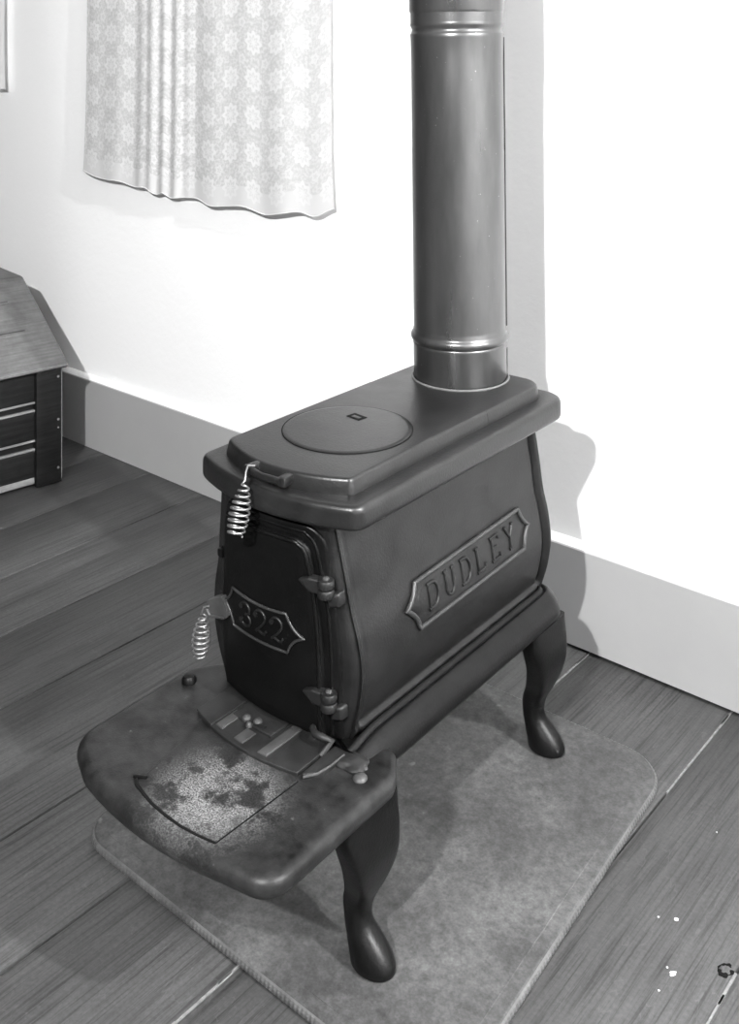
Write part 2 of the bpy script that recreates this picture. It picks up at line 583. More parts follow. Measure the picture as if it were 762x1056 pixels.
# finely ribbed metal binding round the rim
mb = MB()
path = densify(rel(mo), 0.0016)
rings = []
n = len(path)
for i in range(n):
    p = Vector(path[i]); t = (Vector(path[(i + 1) % n]) - Vector(path[i - 1])).normalized()
    nn = Vector((-t.y, t.x))
    rib = 0.0005 * (1 if (i // 2) % 2 == 0 else -1)
    ring = []
    for d, z, k in ((0.006, 0.0006, 0), (0.0, 0.0006, 0.3), (-0.0012, 0.003, 1), (-0.0012, 0.007, 1), (0.0002, 0.0096, 0.6), (0.0022, 0.0108, 0), (0.006, 0.0108, 0)):
        q = p + nn * (d - rib * k)
        ring.append((q.x, q.y, z))
    rings.append(ring)
rings.append(rings[0])
mb.loft(rings, 0, (False, False))
mb.build('ribbed_binding', M['mat_edge'], sb, True, 25)
tag(sb, 'stained grey stove board with ribbed metal edge lying under the stove', 'stove board')

# ------------------------------------------------------------------ the box stove
stove = empty('box_stove', (STOVE_XY[0], STOVE_XY[1], 0), STOVE_ROT)
tag(stove, 'black cast iron box stove on curved legs with hearth shelf and numbered door', 'stove')
# local axes: x = stove right, y = stove rear, z = up
UF, UR = -0.430, 0.047
WT = [(0.235, 0.103), (0.268, 0.1145), (0.30, 0.1245), (0.34, 0.1305), (0.38, 0.1265), (0.42, 0.1165), (0.46, 0.1105), (0.50, 0.1035), (0.56, 0.094)]
UFT = [(0.235, -0.425), (0.30, -0.428), (0.36, -0.430), (0.44, -0.436), (0.56, -0.448)]
def wz(z): return interp(WT, z)
def uf(z): return interp(UFT, z)
BOW = 0.020
def front_u(v, z):
    return uf(z) - BOW * (1 - min(1, (v / wz(z)) ** 2))

# body shell: a grid in (ring, z) with the panel relief modelled in
bz0, bz1 = 0.238, 0.548
NZ = 90
rings = []
for j in range(NZ + 1):
    z = bz0 + (bz1 - bz0) * j / NZ
    w = wz(z); f0 = uf(z)
    ring = []
    NS = 120
    for i in range(NS):          # right side from rear to front
        s = i / NS
        u = UR + (f0 - UR) * s
        du = UR - u; dv = u - f0
        # rear stile with a rounded bead, front stile, bottom rail; sunk panel between
        pan = sstep(0.011, 0.016, du) * sstep(0.010, 0.016, dv) * sstep(0.267, 0.273, z)
        groove = math.exp(-((du - 0.0165) / 0.004) ** 2) * sstep(0.27, 0.28, z)
        groove2 = math.exp(-((dv - 0.012) / 0.004) ** 2)
        d = -0.0045 * pan - 0.005 * groove - 0.0028 * groove2
        bead = math.exp(-((du - 0.006) / 0.006) ** 2) * 0.002
        rail = math.exp(-((z - 0.266) / 0.006) ** 2) * 0.0035 * sstep(0.01, 0.03, du)
        c = 0.006 * (1 - min(1, du / 0.008)) ** 2 + 0.006 * (1 - min(1, dv / 0.008)) ** 2
        ring.append((w + d + bead + rail - c, u, z))
    NF = 44
    for i in range(NF):
        t = i / NF
        v = w * (1 - 2 * t)
        c = 0.006 * max(0, 1 - (w - abs(v)) / 0.006) ** 2
        ring.append((v * (1 - 0.045 * (abs(v) / w) ** 8), front_u(v, z) + c, z))
    for i in range(40):
        s = i / 40
        ring.append((-w, f0 + (UR - f0) * s, z))
    for i in range(20):
        ring.append((-w + 2 * w * i / 20, UR, z))
    rings.append(ring)
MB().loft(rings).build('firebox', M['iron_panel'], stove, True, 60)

# base: rounded skirt under the firebox plus the bowed hearth shelf in front
FRONT_CUT = -0.446
o = rounded([(0.154, 0.064), (-0.154, 0.064), (-0.154, -0.60), (0.154, -0.60)], [0.045, 0.045, 0, 0], 10)
o = densify(o, 0.02)
def skirt(out, prof, mb, zf=None, clip=None):
    zf = zf or (lambda x, y: 0.0)
    mb.loft([[(x, y, z + zf(x, y)) for x, y in (clip(inset(out, d)) if clip else inset(out, d))] for d, z in prof])
mb = MB()
skirt(o, [(0.03, 0.229), (0.004, 0.2275), (0.001, 0.230), (0.0, 0.234), (0.0008, 0.240), (0.0035, 0.248), (0.008, 0.256), (0.0135, 0.262), (0.0185, 0.2655),
          (0.0215, 0.2665), (0.0235, 0.2655), (0.0245, 0.2635), (0.026, 0.2630), (0.0275, 0.2655), (0.030, 0.268), (0.033, 0.2685), (0.0345, 0.2632)], mb, lambda x, y: -0.008 * sstep(0.395, 0.446, -y), lambda ps: [(x, max(y, FRONT_CUT if x > 0 else -0.385)) for x, y in ps])
base = mb.build('base_skirt', M['iron'], stove, True, 50)

HO = 0.008
def hearth_front(v):
    return -0.672 + 0.030 * (v / 0.18) ** 2
pts = [(0.150, -0.392), (0.182, -0.436), (0.182, hearth_front(0.175) - 0.004)]
for k in range(2, 11):
    v = 0.182 - 0.364 * k / 12
    pts.append((v, hearth_front(v)))
pts += [(-0.182, hearth_front(0.18) + 0.012), (-0.182, -0.436), (-0.150, -0.392)]
pts = [(x + HO, y) for x, y in pts]
rad = [0.03, 0.03, 0.055] + [0] * 9 + [0.085, 0.03, 0.03]
ho = rounded(pts, rad, 12)[::-1]
mb = MB()
skirt(ho, [(0.024, 0.2235), (0.013, 0.2235), (0.007, 0.2245), (0.003, 0.228), (0.0008, 0.234), (0.0, 0.2395), (0.0010, 0.2435), (0.0036, 0.2472), (0.0075, 0.2497), (0.012, 0.2507), (0.018, 0.2510)], mb)
hearth = mb.build('hearth_shelf', M['hearth'], stove, True, 50)

# ash pit cover let into the hearth, dusty with ash, with a dark groove round it
HT = 0.2512
cov = [(-0.040, -0.640), (0.025, -0.651), (0.100, -0.640), (0.103, -0.515), (0.05, -0.50), (-0.066, -0.50)]
cov = [(-0.043, -0.634), (0.000, -0.645), (0.050, -0.648), (0.099, -0.641), (0.103, -0.515), (0.03, -0.49), (-0.066, -0.495)]
cov = rounded(cov, 0.003, 3)
MB().slab([(x, y) for x, y in cov], HT - 0.003, HT + 0.0008, 0.0005, 0.0005, 2).build('ash_cover', M['ash'], stove, True, 40)
mb = MB()
edge = [(-0.047, -0.632), (-0.040, -0.637), (-0.02, -0.6425), (0.0, -0.6465), (0.025, -0.6490), (0.05, -0.6495), (0.075, -0.6470), (0.100, -0.6425)]
mb.tube([(x, y, HT + 0.0001) for x, y in edge], lambda t: 0.0014 + 0.0008 * (1 - t), 6)
mb.tube([(x, y, HT - 0.0004) for x, y in [(0.100, -0.6425), (0.1045, -0.515)]], 0.0011, 6)
mb.build('cover_groove', M['gap'], stove)
# small chip of iron at the cover's corner
MB().box((-0.045, -0.627, HT + 0.0015), (0.018, 0.005, 0.0035), 0, 0.0015, 0.5).build('cover_lip', M['iron'], stove)

# bowed draft slide against the door foot
def arc_u(v): return -0.520 + 0.028 * ((v - 0.02) / 0.105) ** 2 * 0.62
def arc_in(v): return front_u(v, 0.262) - 0.0
def strip(v0, v1, k0, k1, z0, z1, name, mat, parent, n=14, r=0.0012):
    out = []
    for i in range(n + 1):
        v = v0 + (v1 - v0) * i / n
        a, b = arc_u(v), -0.440
        out.append((v, b + (a - b) * k1))
    inn_ = []
    for i in range(n + 1):
        v = v1 + (v0 - v1) * i / n
        a, b = arc_u(v), -0.440
        inn_.append((v, b + (a - b) * k0))
    return MB().slab(out + inn_, z0, z1, r, 0.0005, 3).build(name, mat, parent, True, 40)
slide = strip(-0.082, 0.098, 0.0, 1.0, HT - 0.002, HT + 0.0045, 'draft_slide', M['slide'], stove, 24)
strip(-0.084, -0.046, 0.05, 1.01, HT + 0.004, HT + 0.0066, 'end_plate', M['slide'], slide)
strip(-0.040, 0.030, 0.10, 0.55, HT + 0.004, HT + 0.0075, 'slide_plate', M['slide'], slide)
strip(-0.043, -0.030, 0.42, 0.92, HT + 0.004, HT + 0.0062, 'rib', M['dull'], slide)
strip(-0.006, 0.010, 0.62, 0.92, HT + 0.004, HT + 0.0062, 'rib', M['dull'], slide)
strip(0.036, 0.050, 0.10, 0.92, HT + 0.004, HT + 0.0066, 'rib', M['dull'], slide)
strip(0.058, 0.0985, 0.05, 1.01, HT + 0.004, HT + 0.0058, 'end_plate', M['slide'], slide)
MB().box((0.006, -0.4785, HT + 0.006), (0.018, 0.006, 0.004), 0, 0.001, 0.2).build('slot', M['gap'], slide)
for (x, y, r) in ((-0.018, -0.478, 0.0055), (-0.006, -0.486, 0.004), (-0.002, -0.474, 0.006)):
    MB().lathe([(r, 0), (r, 0.003), (r * 0.6, 0.0055), (0.0005, 0.006)], (x, y, HT + 0.006), 14).build('knob', M['dull'], slide)
# loose end block to the right of the slide with a bright broken edge
eb = rounded([(0.104, -0.512), (0.122, -0.490), (0.122, -0.444), (0.102, -0.446)], 0.002, 3)
blk = MB().slab(eb, HT - 0.002, HT + 0.006, 0.001, 0.0005, 3).build('hearth_block', M['slide'], stove)
MB().tube([(0.109, -0.511, HT + 0.005), (0.119, -0.498, HT + 0.006), (0.1225, -0.478, HT + 0.006), (0.1225, -0.452, HT + 0.006)], 0.0015, 6).build('bright_edge', M['dull'], blk)
# lumpy stove cement where skirt meets hearth
bm = bmesh.new()
bmesh.ops.create_icosphere(bm, subdivisions=4, radius=1)
for v in bm.verts:
    d = 1 + 0.22 * mnoise.noise(v.co * 1.6 + Vector((4, 1, 2)))
    v.co = Vector((0.132 + 0.024 * v.co.x * d, -0.450 + 0.018 * v.co.y * d, HT + 0.000 + 0.0085 * v.co.z * d))
me = bpy.data.meshes.new('stove_cement'); bm.to_mesh(me); bm.free()
link('stove_cement', me, M['slide'], stove)
for (x, y) in ((-0.144, -0.463), (0.158, -0.465)):
    MB().lathe([(0.009, 0), (0.009, 0.002), (0.0065, 0.005), (0.0005, 0.0065)] if x > 0 else [(0.010, 0), (0.010, 0.006), (0.007, 0.010), (0.0005, 0.011)], (x, y, HT - 0.0015), 16).build('bolt_head', M['dull'] if x > 0 else M['iron_door'], stove)
MB().lathe([(0.0045, 0), (0.0035, 0.003), (0.0005, 0.004)], (0.151, -0.448, HT - 0.001), 12).build('bolt_head', M['dull'], stove)

# legs: flat knees, slim ankles, rounded feet turned outward
LEG = [  # z, du, v offset from the knee, half u, half v
    (0.226, -0.004, 0.000, 0.050, 0.016), (0.205, -0.002, 0.002, 0.048, 0.016), (0.185, 0.002, 0.003, 0.045, 0.0165), (0.160, 0.008, 0.001, 0.0395, 0.017),
    (0.135, 0.014, -0.006, 0.033, 0.017), (0.112, 0.019, -0.016, 0.0255, 0.017), (0.092, 0.021, -0.026, 0.020, 0.0165), (0.074, 0.022, -0.030, 0.0170, 0.0165),
    (0.060, 0.022, -0.028, 0.0170, 0.0185), (0.048, 0.0225, -0.021, 0.0190, 0.0235), (0.036, 0.023, -0.014, 0.0215, 0.028), (0.024, 0.0235, -0.009, 0.0230, 0.0305), (0.0165, 0.0235, -0.008, 0.0225, 0.0305), (0.0125, 0.0235, -0.009, 0.0195, 0.027), (0.0121, 0.0235, -0.009, 0.015, 0.022)]
def leg_mesh(u0, v0, side, ntab=34):
    ks = [l[0] for l in LEG][::-1]
    def tab(i): return [(l[0], l[i]) for l in LEG][::-1]
    T = [tab(i) for i in range(5)]
    zs = sorted(set([0.0131, 0.0136, 0.0148] + [0.0165 + (0.226 - 0.0165) * k / ntab for k in range(ntab + 1)]))
    rings = []
    for z in zs:
        du, dv, hu, hv = (interp(T[i], z) for i in (1, 2, 3, 4))
        pw = 2.0 + 4.5 * sstep(0.06, 0.15, z)
        ring = []
        for k in range(36):
            a = 2 * PI * k / 36
            ca, sa = math.cos(a), math.sin(a)
            x = math.copysign(abs(ca) ** (2 / pw), ca) * hv
            y = math.copysign(abs(sa) ** (2 / pw), sa) * hu
            # slightly hollowed outer face on the knee
            ring.append((side * (v0 + dv + x), u0 + du + y, z))
        rings.append(ring)
    return MB().loft(rings)
for u0, v0 in ((-0.464, 0.166), (0.013, 0.134)):
    for side in (1, -1):
        leg_mesh(u0, v0, side).build('leg', M['iron'], stove, True, 60)

# top: overhanging lip and the raised plates
def bowed(wd, uc, us, ur, rf, rr, n=10, dx=0.0):
    p = [(wd, ur), (-wd, ur), (-wd, us)]
    for k in range(1, n):
        v = -wd + 2 * wd * k / n
        p.append((v, uc + (us - uc) * (v / wd) ** 2))
    p.append((wd, us))
    rf = rf if isinstance(rf, tuple) else (rf, rf)
    r = [rr, rr, rf[0]] + [0] * (n - 1) + [rf[1]]
    return [(x + dx, y) for x, y in rounded(p, r, 10)]
lip_o = bowed(0.1405, -0.483, -0.450, 0.080, (0.055, 0.026), 0.040, 10, 0.004)
mb = MB()
skirt(lip_o, [(0.02, 0.531), (0.0045, 0.5305), (0.0016, 0.5320), (0.0003, 0.5350), (0.0, 0.5390), (0.0, 0.5515), (0.0006, 0.5555), (0.0022, 0.5588), (0.0050, 0.5605), (0.0085, 0.561), (0.020, 0.561)], mb)
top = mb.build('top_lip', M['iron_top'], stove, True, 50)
pl_all = bowed(0.1135, -0.462, -0.428, 0.062, (0.022, 0.014), 0.040, 10, 0.002)
pl_all = densify(pl_all, 0.012)
SEAM = -0.114
front_pl = [p for p in pl_all if p[1] < SEAM]
rear_pl = [p for p in pl_all if p[1] > SEAM]
def order(pts):
    c = (sum(p[0] for p in pts) / len(pts), sum(p[1] for p in pts) / len(pts))
    return sorted(pts, key=lambda p: math.atan2(p[1] - c[1], p[0] - c[0]))
fo = order(front_pl + [(0.1155, SEAM - 0.0004), (-0.1115, SEAM - 0.0004)])
ro = order(rear_pl + [(0.1155, SEAM + 0.0004), (-0.1115, SEAM + 0.0004)])
def plate_prof(mb, out, dz):
    def keep(o2):
        return [(x2, y) if abs(y - SEAM) < 0.0009 else (x2, y2) for (x, y), (x2, y2) in zip(out, o2)]
    mb.loft([[(x, y, z) for x, y in keep(inset(out, d))] for d, z in [(0.0, 0.5605), (0.0004, 0.5650 + dz), (0.0030, 0.5765 + dz), (0.0040, 0.5792 + dz), (0.0058, 0.5806 + dz), (0.0085, 0.581 + dz)]])
mb = MB(); plate_prof(mb, fo, 0.0); swing = mb.build('swing_top', M['iron_top'], stove, True, 40)
mb = MB(); plate_prof(mb, ro, -0.0004); rear = mb.build('collar_plate', M['iron_top'], stove, True, 40)
MB().lathe([(0.0795, 0.5795), (0.0795, 0.5820), (0.0785, 0.5830), (0.0772, 0.5831), (0.0764, 0.5825), (0.0763, 0.5790)], (-0.0115, 0.0, 0), 64, cap=(False, False)).build('collar', M['iron_worn'], rear)
# cooking lid let into the swing top with a lifter slot
LC = (-0.001, -0.298)
MB().lathe([(0.0905, 0.5780), (0.0905, 0.5816), (0.0895, 0.5824), (0.084, 0.5828), (0.0005, 0.5830)], (*LC, 0), 72).build('cooking_lid', M['iron_top'], swing)
MB().lathe([(0.0904, 0.5806), (0.0904, 0.5817), (0.0922, 0.5817), (0.0922, 0.5806)], (*LC, 0), 72, cap=(False, False)).build('lid_groove', M['gap'], swing)
mb = MB()
hole = (-0.018, -0.257)
mb.box((hole[0], hole[1], 0.5830), (0.0255, 0.0175, 0.0012), 0, 0.0004, -0.12)
mb.box((hole[0] + 0.001, hole[1] - 0.002, 0.5834), (0.0150, 0.0070, 0.0012), 1, 0.0004, -0.12)
mb.build('lifter_slot', [M['gap'], M['iron_top']], swing)
# lugs and hinge pin with the coil handle on the front rim
lug = MB()
lug.box((0.036, -0.463, 0.572), (0.012, 0.022, 0.013), 0, 0.003, 0.1)
lug.box((-0.020, -0.465, 0.573), (0.010, 0.022, 0.015), 0, 0.003, -0.1)
lug.tube([(-0.028, -0.470, 0.574), (0.006, -0.476, 0.573), (0.036, -0.473, 0.573)], 0.0048, 10)
lugs = lug.build('lift_lug', M['iron_top'], swing)
def coil(A, B, turns, rfun, wire, name, parent, hook=None):
    A = Vector(A); B = Vector(B); ax = (B - A).normalized()
    e1 = ax.orthogonal().normalized(); e2 = ax.cross(e1)
    path = list(hook or [])
    n = int(turns * 18)
    for i in range(n + 1):
        t = i / n; a = 2 * PI * turns * t
        path.append(A.lerp(B, t) + (e1 * math.cos(a) + e2 * math.sin(a)) * rfun(t))
    return MB().tube(path, wire, 7).build(name, M['wire'], parent, True, 80)
coil((-0.003, -0.496, 0.566), (-0.004, -0.512, 0.508), 8.5, lambda t: 0.0030 + 0.0095 * math.sin(PI * (0.05 + 0.74 * t)), 0.0014, 'coil_handle', lugs,
     [(-0.012, -0.470, 0.580), (-0.014, -0.480, 0.583), (-0.008, -0.490, 0.579), (-0.004, -0.495, 0.571)])

# ------------------------------------------------------------------ door on the bowed front
def FS(v, z, t):      # a point on the front skin, lifted by t
    return Vector((v, front_u(v, z) - t, z))
def conform(outline, surf, t0, t1, rim, mb, steps=8):
    c = (sum(p[0] for p in outline) / len(outline), sum(p[1] for p in outline) / len(outline))
    rings = [[surf(a, b, t0) for a, b in outline]]
    rings.append([surf(a, b, t1 - rim) for a, b in outline])
    for k in (0.4, 1.0):
        o2 = inset(outline, rim * k)
        rings.append([surf(a, b, t1 - rim * (1 - k) ** 2) for a, b in o2])
    o2 = inset(outline, rim)
    for k in range(1, steps):
        s = 1 - k / steps
        rings.append([surf(c[0] + (a - c[0]) * s, c[1] + (b - c[1]) * s, t1) for a, b in o2])
    mb.loft(rings, 0, (False, True))
    return mb
def border(path, surf, t, r, mb, closed=True, n=8):
    pts = densify(path, 0.004) if closed else path
    mb.tube([surf(a, b, t) for a, b in pts], r, n, closed)
    return mb
frame_o = densify(rounded([(-0.104, 0.256), (0.103, 0.256), (0.107, 0.36), (0.088, 0.522), (-0.084, 0.522), (-0.101, 0.36)], [0.004, 0.004, 0.2, 0.03, 0.03, 0.2], 8), 0.008)
mb = conform(frame_o, FS, -0.004, 0.0035, 0.003, MB())
dframe = mb.build('door_frame', M['iron'], stove, True, 60)
door_o = densify(rounded([(-0.096, 0.258), (0.082, 0.258), (0.085, 0.36), (0.070, 0.505), (-0.080, 0.505), (-0.097, 0.36)], [0.004, 0.004, 0.2, 0.022, 0.022, 0.2], 8), 0.008)
mb = conform(door_o, FS, 0.003, 0.0095, 0.004, MB())
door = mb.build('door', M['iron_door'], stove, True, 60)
# raised ribs that run round the right of door and frame
mb = MB()
p = [(0.0780, 0.262), (0.0795, 0.30), (0.0805, 0.36), (0.0775, 0.42), (0.0710, 0.47), (0.0665, 0.490), (0.0570, 0.4985), (0.04, 0.501), (-0.07, 0.501)]
P2 = [(interp([(i, q[0]) for i, q in enumerate(p)], k / 6), interp([(i, q[1]) for i, q in enumerate(p)], k / 6)) for k in range(0, 6 * (len(p) - 1) + 1)]
border(P2, FS, 0.0090, 0.0030, mb, False)
mb.build('door_bead', M['iron'], door, True, 60)
mb = MB()
p = [(0.0910, 0.262), (0.0930, 0.30), (0.0945, 0.36), (0.0910, 0.42), (0.0830, 0.475), (0.0770, 0.500), (0.0670, 0.511), (0.05, 0.514), (-0.07, 0.514)]
P2 = [(interp([(i, q[0]) for i, q in enumerate(p)], k / 6), interp([(i, q[1]) for i, q in enumerate(p)], k / 6)) for k in range(0, 6 * (len(p) - 1) + 1)]
border(P2, FS, 0.0035, 0.0026, mb, False)
mb.build('frame_bead', M['iron'], dframe, True, 60)

# hinges: pointed strap, two knuckles and a bolt
def hinge(z):
    mb = MB()
    strap = densify(rounded([(0.060, z + 0.004), (0.076, z - 0.010), (0.098, z - 0.010), (0.102, z + 0.008), (0.076, z + 0.009)], 0.0015, 3), 0.004)
    conform(strap, FS, 0.006, 0.018, 0.002, mb, 4)
    c = FS(0.096, z, 0.013)
    for dz in (0.0, -0.0115):
        mb.lathe([(0.002, -0.0055), (0.0095, -0.005), (0.0105, -0.003), (0.0105, 0.003), (0.0095, 0.005), (0.002, 0.0055)], (c.x, c.y, z + dz + 0.004), 20)
    h = mb.build('hinge', M['hinge'], door, True, 50)
    MB().lathe([(0.0042, 0.0), (0.0042, 0.0015), (0.003, 0.0026), (0.0005, 0.003)], (c.x, c.y, z + 0.0092), 12).build('hinge_pin', M['dull'], h)
    mb = MB()
    lugp = densify(rounded([(0.096, z - 0.028), (0.112, z - 0.024), (0.1125, z - 0.006), (0.096, z - 0.010)], 0.003, 4), 0.004)
    conform(lugp, lambda v, zz, t: FS(min(v, wz(zz) * 0.985), zz, t), 0.001, 0.013, 0.003, mb, 4)
    mb.build('hinge_lug', M['hinge'], dframe, True, 50)
hinge(0.454); hinge(0.313)
# curl of iron at the foot of the hinge side
mb = MB()
c = FS(0.092, 0.27, 0.018)
mb.tube([(c.x - 0.022, c.y + 0.002, 0.268), (c.x - 0.008, c.y - 0.010, 0.272), (c.x + 0.006, c.y - 0.010, 0.273), (c.x + 0.012, c.y - 0.002, 0.268), (c.x + 0.008, c.y - 0.010, 0.258), (c.x + 0.006, c.y - 0.016, 0.254)], 0.0045, 8)
mb.build('foot_catch', M['iron_worn'] if False else M['slide'], stove, True, 60)

# door number plate: shield outline with curled points
def FD(v, z, t): return FS(v, z, 0.0095 + t)
A0, A1, Zt, Zb = -0.064, 0.036, 0.4035, 0.3535
sh = []
def qb(p, q, r, n=10):
    return [((1-t)**2*p[0]+2*t*(1-t)*q[0]+t*t*r[0], (1-t)**2*p[1]+2*t*(1-t)*q[1]+t*t*r[1]) for t in [k / n for k in range(n)]]
zm = 0.3785
sh += qb((A0, Zb), ((A0 + A1) / 2, Zb - 0.004), (A1, Zb), 14)
sh += qb((A1, Zb), (A1 + 0.006, zm - 0.006), (A1 + 0.026, zm), 8)
sh += qb((A1 + 0.026, zm), (A1 + 0.006, zm + 0.006), (A1, Zt), 8)
sh += qb((A1, Zt), ((A0 + A1) / 2, Zt - 0.007), (A0, Zt), 14)
sh += qb((A0, Zt), (A0 - 0.006, zm + 0.006), (A0 - 0.020, zm + 0.002), 8)
sh += qb((A0 - 0.020, zm + 0.002), (A0 - 0.006, zm - 0.006), (A0, Zb), 8)
mb = conform(sh, FD, -0.001, 0.0012, 0.0008, MB())
npl = mb.build('number_plate', M['iron_door'], door, True, 60)
mb = MB(); border(sh, FD, 0.0018, 0.0019, mb); mb.build('plate_border', M['plate'], npl, True, 80)

def arc(cx, cy, rx, ry, a0, a1, n=14):
    return [(cx + rx * math.cos(math.radians(a0 + (a1 - a0) * k / n)), cy + ry * math.sin(math.radians(a0 + (a1 - a0) * k / n))) for k in range(n + 1)]
DIG = {'3': [arc(0.5, 0.74, 0.36, 0.25, 160, -90), arc(0.5, 0.26, 0.40, 0.25, 90, -160)],
       '2': [arc(0.5, 0.72, 0.38, 0.27, 165, -25) + [(0.62, 0.38), (0.30, 0.16), (0.12, 0.05)], [(0.12, 0.06), (0.32, 0.13), (0.6, 0.04), (0.82, 0.05), (0.92, 0.20)]]}
BALL = {'3': [(0.19, 0.80), (0.15, 0.20)], '2': [(0.17, 0.76)]}
mb = MB()
for i, ch in enumerate('322'):
    ox = -0.0495 + i * 0.0285; oz = 0.3625; W_, H_ = 0.0235, 0.031
    for st in DIG[ch]:
        mb.tube([FD(ox + a * W_, oz + b * H_, 0.0018) for a, b in st], 0.0019, 7)
    for a, b in BALL[ch]:
        q = FD(ox + a * W_, oz + b * H_, 0.002)
        mb.tube([q + Vector((0, 0.003, 0)), q + Vector((0, -0.0018, 0))], 0.0034, 10)
mb.build('numerals', M['hinge'], npl, True, 80)

# latch with its own coil handle at the door's left edge
mb = MB()
lp = FS(-0.09, 0.372, 0.012)
q = [(-0.070, 0.3645), (-0.083, 0.386), (-0.112, 0.371), (-0.113, 0.360), (-0.104, 0.3535), (-0.074, 0.3600)]
lt = rounded(q, 0.002, 3)
mb.loft([[(v, lp.y + 0.010, z) for v, z in lt], [(v, lp.y - 0.008, z) for v, z in lt]])
mb.tube([(-0.111, lp.y - 0.0085, 0.360), (-0.104, lp.y - 0.0085, 0.3540), (-0.078, lp.y - 0.0085, 0.3595)], 0.0022, 6)
mb.box((-0.088, lp.y + 0.014, 0.368), (0.016, 0.022, 0.014), 0, 0.002)
latch = mb.build('latch', M['dull'], door, True, 40)
coil((-0.116, lp.y - 0.010, 0.352), (-0.119, lp.y - 0.014, 0.296), 8, lambda t: 0.0022 + 0.0095 * math.sin(PI * (0.03 + 0.80 * t)), 0.0013, 'coil_handle', latch,
     [(-0.106, lp.y - 0.008, 0.366), (-0.113, lp.y - 0.012, 0.364), (-0.116, lp.y - 0.011, 0.358)])
MB().box((-0.103, -0.440, 0.432), (0.010, 0.012, 0.012), 0, 0.003).build('keeper', M['iron'], dframe)

# maker's plate on the right side
def SS(u, z, t):
    z += (u + 0.17) * 0.022
    return Vector((wz(z) - 0.0045 + t, u, z))
Ua, Ub = -0.303, -0.036
zt_, zb_ = 0.4085, 0.3520
zc = 0.3815
sp = []
sp += qb((Ua, zb_), ((Ua + Ub) / 2, zb_), (Ub, zb_), 20)
sp += qb((Ub, zb_), (Ub + 0.004, zc - 0.008), (Ub + 0.019, zc), 8)
sp += qb((Ub + 0.019, zc), (Ub + 0.004, zc + 0.008), (Ub, zt_), 8)
sp += qb((Ub, zt_), ((Ua + Ub) / 2, zt_), (Ua, zt_), 20)
sp += qb((Ua, zt_), (Ua - 0.006, zc + 0.010), (Ua - 0.025, zc + 0.002), 8)
sp += qb((Ua - 0.025, zc + 0.002), (Ua - 0.004, zc - 0.010), (Ua, zb_), 8)
mb = conform(sp, SS, -0.001, 0.0020, 0.001, MB())
mpl = mb.build('maker_plate', M['iron_panel'], stove, True, 60)
mb = MB(); border(sp, SS, 0.0030, 0.0033, mb); mb.build('plate_border', M['plate'], mpl, True, 80)
LET = {
    'D': [[(0.15, 0), (0.15, 1)], [(0.0, 1), (0.45, 1)] + arc(0.45, 0.5, 0.50, 0.5, 90, -90)[1:] + [(0.0, 0)]],
    'U': [[(0.15, 1), (0.15, 0.35)] + arc(0.5, 0.32, 0.35, 0.32, 180, 360) + [(0.85, 1)], [(0.0, 1), (0.3, 1)], [(0.72, 1), (1.0, 1)]],
    'L': [[(0.15, 1), (0.15, 0), (0.85, 0), (0.92, 0.22)], [(0.0, 1), (0.32, 1)], [(0, 0), (0.2, 0)]],
    'E': [[(0.15, 0), (0.15, 1)], [(0, 1), (0.85, 1), (0.88, 0.82)], [(0.15, 0.53), (0.65, 0.53)], [(0, 0), (0.88, 0), (0.93, 0.2)]],
    'Y': [[(0.08, 1), (0.5, 0.45), (0.92, 1)], [(0.5, 0.45), (0.5, 0)], [(0, 1), (0.2, 1)], [(0.8, 1), (1.0, 1)], [(0.35, 0), (0.65, 0)]]}
mb = MB()
for i, ch in enumerate('DUDLEY'):
    ox = -0.280 + i * 0.0395; oz = 0.3655; W_, H_ = 0.0250, 0.031
    for st in LET[ch]:
        pts = []
        for (a, b), (c_, d_) in zip(st[:-1], st[1:]):
            for k in range(3):
                pts.append((a + (c_ - a) * k / 3, b + (d_ - b) * k / 3))
        pts.append(st[-1])
        mb.tube([SS(ox + a * W_, oz + b * H_, 0.0024) for a, b in pts], 0.0024, 7)
mb.build('lettering', M['iron_panel'], mpl, True, 80)

for o_ in stove.children_recursive:
    if o_.name.startswith('coil_handle'):
        o_['label'] = 'bright coiled wire handle'
mpl['label'] = 'raised nameplate on the side panel'
npl['label'] = 'raised number plate on the door'
# ------------------------------------------------------------------ stovepipe
def local(x, y, z=0):
    c, s = math.cos(STOVE_ROT), math.sin(STOVE_ROT)
    return (STOVE_XY[0] + c * x - s * y, STOVE_XY[1] + s * x + c * y, z)
pipe = empty('stovepipe', local(-0.0115, 0.0, 0.5818), 0)
pipe.rotation_euler = (0, math.radians(-0.6), math.radians(40))
tag(pipe, 'tall round sheet metal stovepipe with crimped beads rising from the stove', 'stovepipe')
R0 = 0.0752
def bead(z, h=0.011, d=0.0035):
    return [(R0 + d * math.sin(PI * k / 8), z - h / 2 + h * k / 8) for k in range(9)]
prof = [(R0 - 0.001, 0.0), (R0, 0.002)]
prof += [(R0, 0.054), (R0 + 0.0012, 0.057)] + bead(0.067, 0.016, 0.0042) + [(R0 + 0.0002, 0.0775), (R0 - 0.0008, 0.080), (R0 - 0.0008, 0.085)]
for k in range(1, 12): prof.append((R0 - 0.0006, 0.085 + 0.0385 * k))
prof += [(R0, 0.548), (R0 + 0.0008, 0.5535)] + bead(0.561, 0.012, -0.0022) + [(R0 + 0.0006, 0.5690), (R0, 0.572), (R0, 0.5735), (R0, 0.576), (R0, 0.585), (R0, 0.600)]
low = MB().lathe(prof, (0, 0, 0), 96, cap=(True, True)).build('lower_section', M['pipe'], pipe, True, 60)
